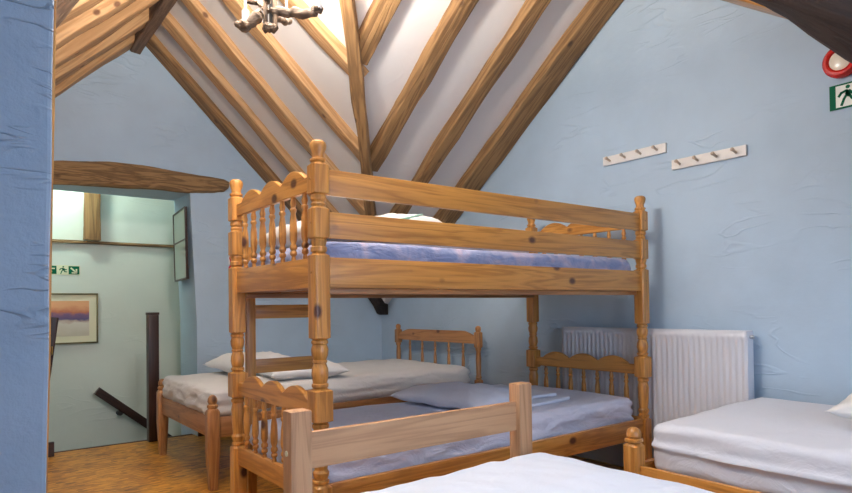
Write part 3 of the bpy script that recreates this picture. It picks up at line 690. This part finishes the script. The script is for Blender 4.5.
# framed glass leaning on the door reveal
fr = thing('framed_glass', 'dark framed glass panel hanging askew on the right side of the doorway reveal', 'frame', (1.44, 5.19, 1.53))
q = [(5.37, 1.80), (5.03, 1.828), (4.99, 1.248), (5.325, 1.236)]
q = [(a - 5.19, b - 1.53) for a, b in q]
def frame_bars(bm, q, w, x0, x1):
    c = Vector((sum(p[0] for p in q) / 4, sum(p[1] for p in q) / 4))
    inn = [Vector(p) + (c - Vector(p)).normalized() * w * 1.4 for p in q]
    for i in range(4):
        j = (i + 1) % 4; prism(bm, [q[i], q[j], tuple(inn[j]), tuple(inn[i])], 'x', x0, x1)
    a = (Vector(q[0]) + Vector(q[3])) / 2 + Vector((0, .03)); b = (Vector(q[1]) + Vector(q[2])) / 2 + Vector((0, .03))
    prism(bm, [(a.x, a.y - w / 2), (b.x, b.y - w / 2), (b.x, b.y + w / 2), (a.x, a.y + w / 2)], 'x', x0, x1)
b2 = bmesh.new(); frame_bars(b2, q, .010, -.010, .010); finish(b2, 'frame', STAIN['z'], fr, smooth=False)
b2 = bmesh.new(); prism(b2, [(p[0] * .985, p[1] * .985) for p in q], 'x', -.003, .003); finish(b2, 'glass', GLASSG, fr, smooth=False)
# picture on the stairwell wall
pc = thing('framed_picture', 'framed snowy landscape print with an orange sky on the stairwell wall', 'picture', (.66, 5.898, .94))
pw_, ph_ = .58, .425
b2 = bmesh.new()
for a in ((-pw_ / 2, pw_ / 2, -ph_ / 2, -ph_ / 2 + .013), (-pw_ / 2, pw_ / 2, ph_ / 2 - .013, ph_ / 2), (-pw_ / 2, -pw_ / 2 + .013, -ph_ / 2, ph_ / 2), (pw_ / 2 - .013, pw_ / 2, -ph_ / 2, ph_ / 2)):
    box(b2, a[0], a[1], -.022, .0, a[2], a[3], bev=.002)
finish(b2, 'frame', GOLD, pc)
mt_ = boxo('mount', MAT, pc, -pw_ / 2 + .01, pw_ / 2 - .01, -.012, -.004, -ph_ / 2 + .01, ph_ / 2 - .01, bev=0)
def landscape():
    m, nt, b = nodes('landscape_print'); L = nt.links
    tc = N(nt, 'ShaderNodeTexCoord'); sp = N(nt, 'ShaderNodeSeparateXYZ'); L.new(tc.outputs['Generated'], sp.inputs[0])
    nz = N(nt, 'ShaderNodeTexNoise', Scale=5., Detail=4.); L.new(tc.outputs['Generated'], nz.inputs['Vector'])
    ma = N(nt, 'ShaderNodeMath', operation='MULTIPLY_ADD'); ma.inputs[1].default_value = .30; L.new(nz.outputs[0], ma.inputs[0]); L.new(sp.outputs[2], ma.inputs[2])
    cr = ramp(nt, [(.18, (.62, .55, .42)), (.52, (.72, .66, .56)), (.58, (.55, .40, .33)), (.64, (.10, .08, .20)), (.76, (.20, .10, .20)), (.84, (.62, .18, .08)), (1., (.85, .42, .20))])
    L.new(ma.outputs[0], cr.inputs[0]); L.new(cr.outputs[0], b.inputs['Base Color']); b.inputs['Roughness'].default_value = .5
    return m
boxo('print', landscape(), mt_, -.222, .222, -.0135, -.011, -.148, .148, bev=0)
# exit direction sign
ex = thing('exit_sign', 'small green exit sign with an arrow on the stairwell wall above the picture', 'sign', (.66, 5.90, 1.347))
Pf = lambda off: (lambda s, t, d: (s, -off - d, t))
b2 = bmesh.new(); rect(b2, -.30, .157, -.040, .040, Pf(0), .003); finish(b2, 'plate', SIGNY, ex, smooth=False)
b2 = bmesh.new(); rect(b2, -.295, .02 - .035, -.034, .034, Pf(.003)); rect(b2, .072, .152, -.034, .034, Pf(.003)); finish(b2, 'green_panels', SIGNG, ex, smooth=False)
b2 = bmesh.new(); man(b2, .030, 0, .075, Pf(.003), .001); finish(b2, 'running_figure', SIGNG, ex, smooth=False)
b2 = bmesh.new(); strokes(b2, [((.090, .018), (.128, -.018)), ((.13, -.022), (.13, .008)), ((.13, -.022), (.098, -.022))], .012, Pf(.004)); finish(b2, 'arrow', SIGNY, ex, smooth=False)
b2 = bmesh.new(); strokes(b2, [((-.09, .012), (-.03, .012)), ((-.09, -.012), (-.05, -.012))], .010, Pf(.004)); finish(b2, 'lines', SIGNY, ex, smooth=False)
# dark block at the doorway foot
bm = bmesh.new(); box(bm, .405, .522, 4.925, 4.958, 0, .10, bev=.003); struct(finish(bm, 'baseboard_doorway', STAIN['x'], smooth=False), 'dark block at the foot of the doorway')
# stairwell lamp above the opening
sl = thing('ceiling_lamp', 'small round ceiling lamp over the stairs', 'lamp', (.5, 5.48, 2.70))
b2 = bmesh.new(); stack(b2, [(-.03, .05, 0), (0, .06, 0)], 0, 0, 20); finish(b2, 'base', WPAINT, sl)
b2 = bmesh.new(); stack(b2, [(-.09, .02, 0), (-.085, .05, 0), (-.06, .075, 0), (-.03, .07, 0)], 0, 0, 20); finish(b2, 'globe', plain('globe_glow', (.9, .9, .85), .3, emit=(.92, 1., .82), es=4.), sl)

# ------------------------------------------------------------------ chandelier
ch = thing('chandelier', 'driftwood chandelier with small bulbs hanging below the roof crossing', 'chandelier', (.883, 2.05, 2.031), -.6529)
k = .00355
def branch(pts, rad, name='driftwood_arm', seed=0):
    b2 = bmesh.new(); P = []; Rr = []
    n = 12
    for i in range(n + 1):
        f = i / n * (len(pts) - 1); a = min(int(f), len(pts) - 2); q = Vector(pts[a]).lerp(Vector(pts[a + 1]), f - a)
        q += Vector((noise.noise(Vector((i * .5, seed, 0))), noise.noise(Vector((i * .5, seed, 5))), noise.noise(Vector((i * .5, seed, 9))))) * .008
        P.append(q); Rr.append(rad * (1 + .35 * noise.noise(Vector((i * .6, seed, 3)))) * (.75 if i in (0, n) else 1))
    tube(b2, P, Rr, 10); return finish(b2, name, DRIFT['x'], ch, ang=60)
branch([(.0, .0, .035), (.07, .01, .028), (.165, .0, .022)], .0165, seed=1)
branch([(.155, -.012, .036), (.185, .012, .036)], .013, seed=2)
branch([(-.095, -.02, -.034), (-.070, -.015, -.018), (-.028, .0, .028)], .0205, seed=3)
branch([(-.115, -.02, -.022), (-.09, -.02, -.030)], .012, seed=4)
branch([(-.01, .0, .03), (-.05, .05, .09), (-.12, .12, .13)], .011, seed=5)
branch([(.0, .03, .03), (.02, .14, .06), (.01, .24, .11)], .013, seed=6)
branch([(.0, -.02, .05), (-.01, -.09, .11), (.005, -.17, .20)], .012, seed=7)
branch([(-.02, 0, -.025), (.02, 0, -.03)], .017, 'driftwood_hub', 8)
for x, r, m_ in ((-.016, .008, DRIFT['z']), (.004, .007, BLACKM), (.018, .009, DRIFT['z'])):
    b2 = bmesh.new(); tube(b2, [(x, 0, -.02), (x, 0, .2), (x * .4, 0, .42)], r, 10); finish(b2, 'hanging_rod', m_, ch)
b2 = bmesh.new(); tube(b2, [(0, 0, .40), (.07, .06, .55), (.16, .10, .895)], .004, 8); finish(b2, 'cord', BLACKM, ch)
BP = [(-.092, -.02, .20), (.172, 0, .22), (.01, .22, .22), (.005, -.18, .23)]
for x, y, z0, z1 in ((-.082, -.02, -.012, .175), (.172, 0, .035, .195), (.01, .22, .11, .195), (.005, -.18, .195, .205)):
    b2 = bmesh.new(); tube(b2, [(x, y, z0), (x, y, z0 + .035), (x, y, z0 + .04), (x, y, z1)], [.013, .013, .005, .005], 12); finish(b2, 'candle_sleeve', WPAINT, ch)
for q in BP:
    b2 = bmesh.new(); stack(b2, [(-.022, .011, 0), (-.012, .013, 0), (0, .013, 0)], q[0], q[1], 14)
    for v in b2.verts: v.co.z += q[2] - .008
    lp = finish(b2, 'lamp_holder', METAL, ch)
    b2 = bmesh.new(); stack(b2, [(0, .009, 0), (.006, .014, 0), (.018, .016, 0), (.032, .010, 0), (.042, .003, 0)], q[0], q[1], 14)
    for v in b2.verts: v.co.z += q[2] - .008
    bl = finish(b2, 'bulb', BULB, lp); bl.visible_shadow = True
Mch = Matrix.Translation((.883, 2.05, 2.031)) @ Matrix.Rotation(-.6529, 4, 'Z')

# ------------------------------------------------------------------ lights
def light(kind, name, loc, energy, col, **kw):
    l = bpy.data.lights.new(name, kind); l.energy = energy; l.color = col
    for a, b in kw.items(): setattr(l, a, b)
    o = bpy.data.objects.new(name, l); COL.objects.link(o); o.location = loc; return o
for i, q in enumerate(BP):
    light('POINT', 'bulb_light', Mch @ Vector((q[0], q[1], q[2] + .08)), 17., (1., .96, .91), shadow_soft_size=.045)
light('AREA', 'ceiling_fill', Mch @ Vector((.03, .02, .30)), 88., (1., .88, .74), shape='DISK', size=.12).rotation_euler = (PI, 0, 0)  # extra upward fill added to brighten ceiling and upper walls, not one of the bulbs
o = light('AREA', 'window_fill', ((wx0 + wx1) / 2, YF - .07, (wz0 + wz1) / 2), 32., (.54, .73, 1.), shape='RECTANGLE', size=wx1 - wx0 - .1, size_y=wz1 - wz0 - .1)  # cool daylight fill added at the unseen window behind the camera
o.rotation_euler = (R(90), 0, 0)
light('POINT', 'stair_light', (.5, 5.48, 2.35), 22., (.90, 1., .80), shadow_soft_size=.08)
w = bpy.data.worlds.new('sky'); SC.world = w; w.use_nodes = True
nt = w.node_tree; bg = nt.nodes['Background']
sk = nt.nodes.new('ShaderNodeTexSky'); sk.sky_type = 'NISHITA'; sk.sun_disc = False; sk.sun_elevation = R(35)
nt.links.new(sk.outputs[0], bg.inputs[0]); bg.inputs[1].default_value = .15

# ------------------------------------------------------------------ camera
cam = bpy.data.cameras.new('camera'); co = bpy.data.objects.new('camera', cam); COL.objects.link(co); SC.camera = co
f_, pt_, rl_, yw_ = 610.85, .0155, -.0128, .6529
F = Vector((math.sin(yw_), math.cos(yw_), 0)); Rv = Vector((math.cos(yw_), -math.sin(yw_), 0)); U = Vector((0, 0, 1))
F2 = F * math.cos(pt_) + U * math.sin(pt_); U2 = U * math.cos(pt_) - F * math.sin(pt_)
R3 = Rv * math.cos(rl_) + U2 * math.sin(rl_); U3 = U2 * math.cos(rl_) - Rv * math.sin(rl_)
M = Matrix((R3, U3, -F2)).transposed().to_4x4(); M.translation = (0, 0, 1.0); co.matrix_world = M
cam.sensor_width = 36; cam.lens = f_ * 36 / 852; cam.shift_y = (297.41 - 246.5) / 852; cam.clip_start = .05
SC.view_settings.view_transform = 'Standard'; SC.view_settings.look = 'None'; SC.view_settings.gamma = 1; SC.view_settings.exposure = .22
SC.view_settings.use_curve_mapping = False
SC.cycles.use_denoising = True
SC.cycles.max_bounces = 8; SC.cycles.diffuse_bounces = 5
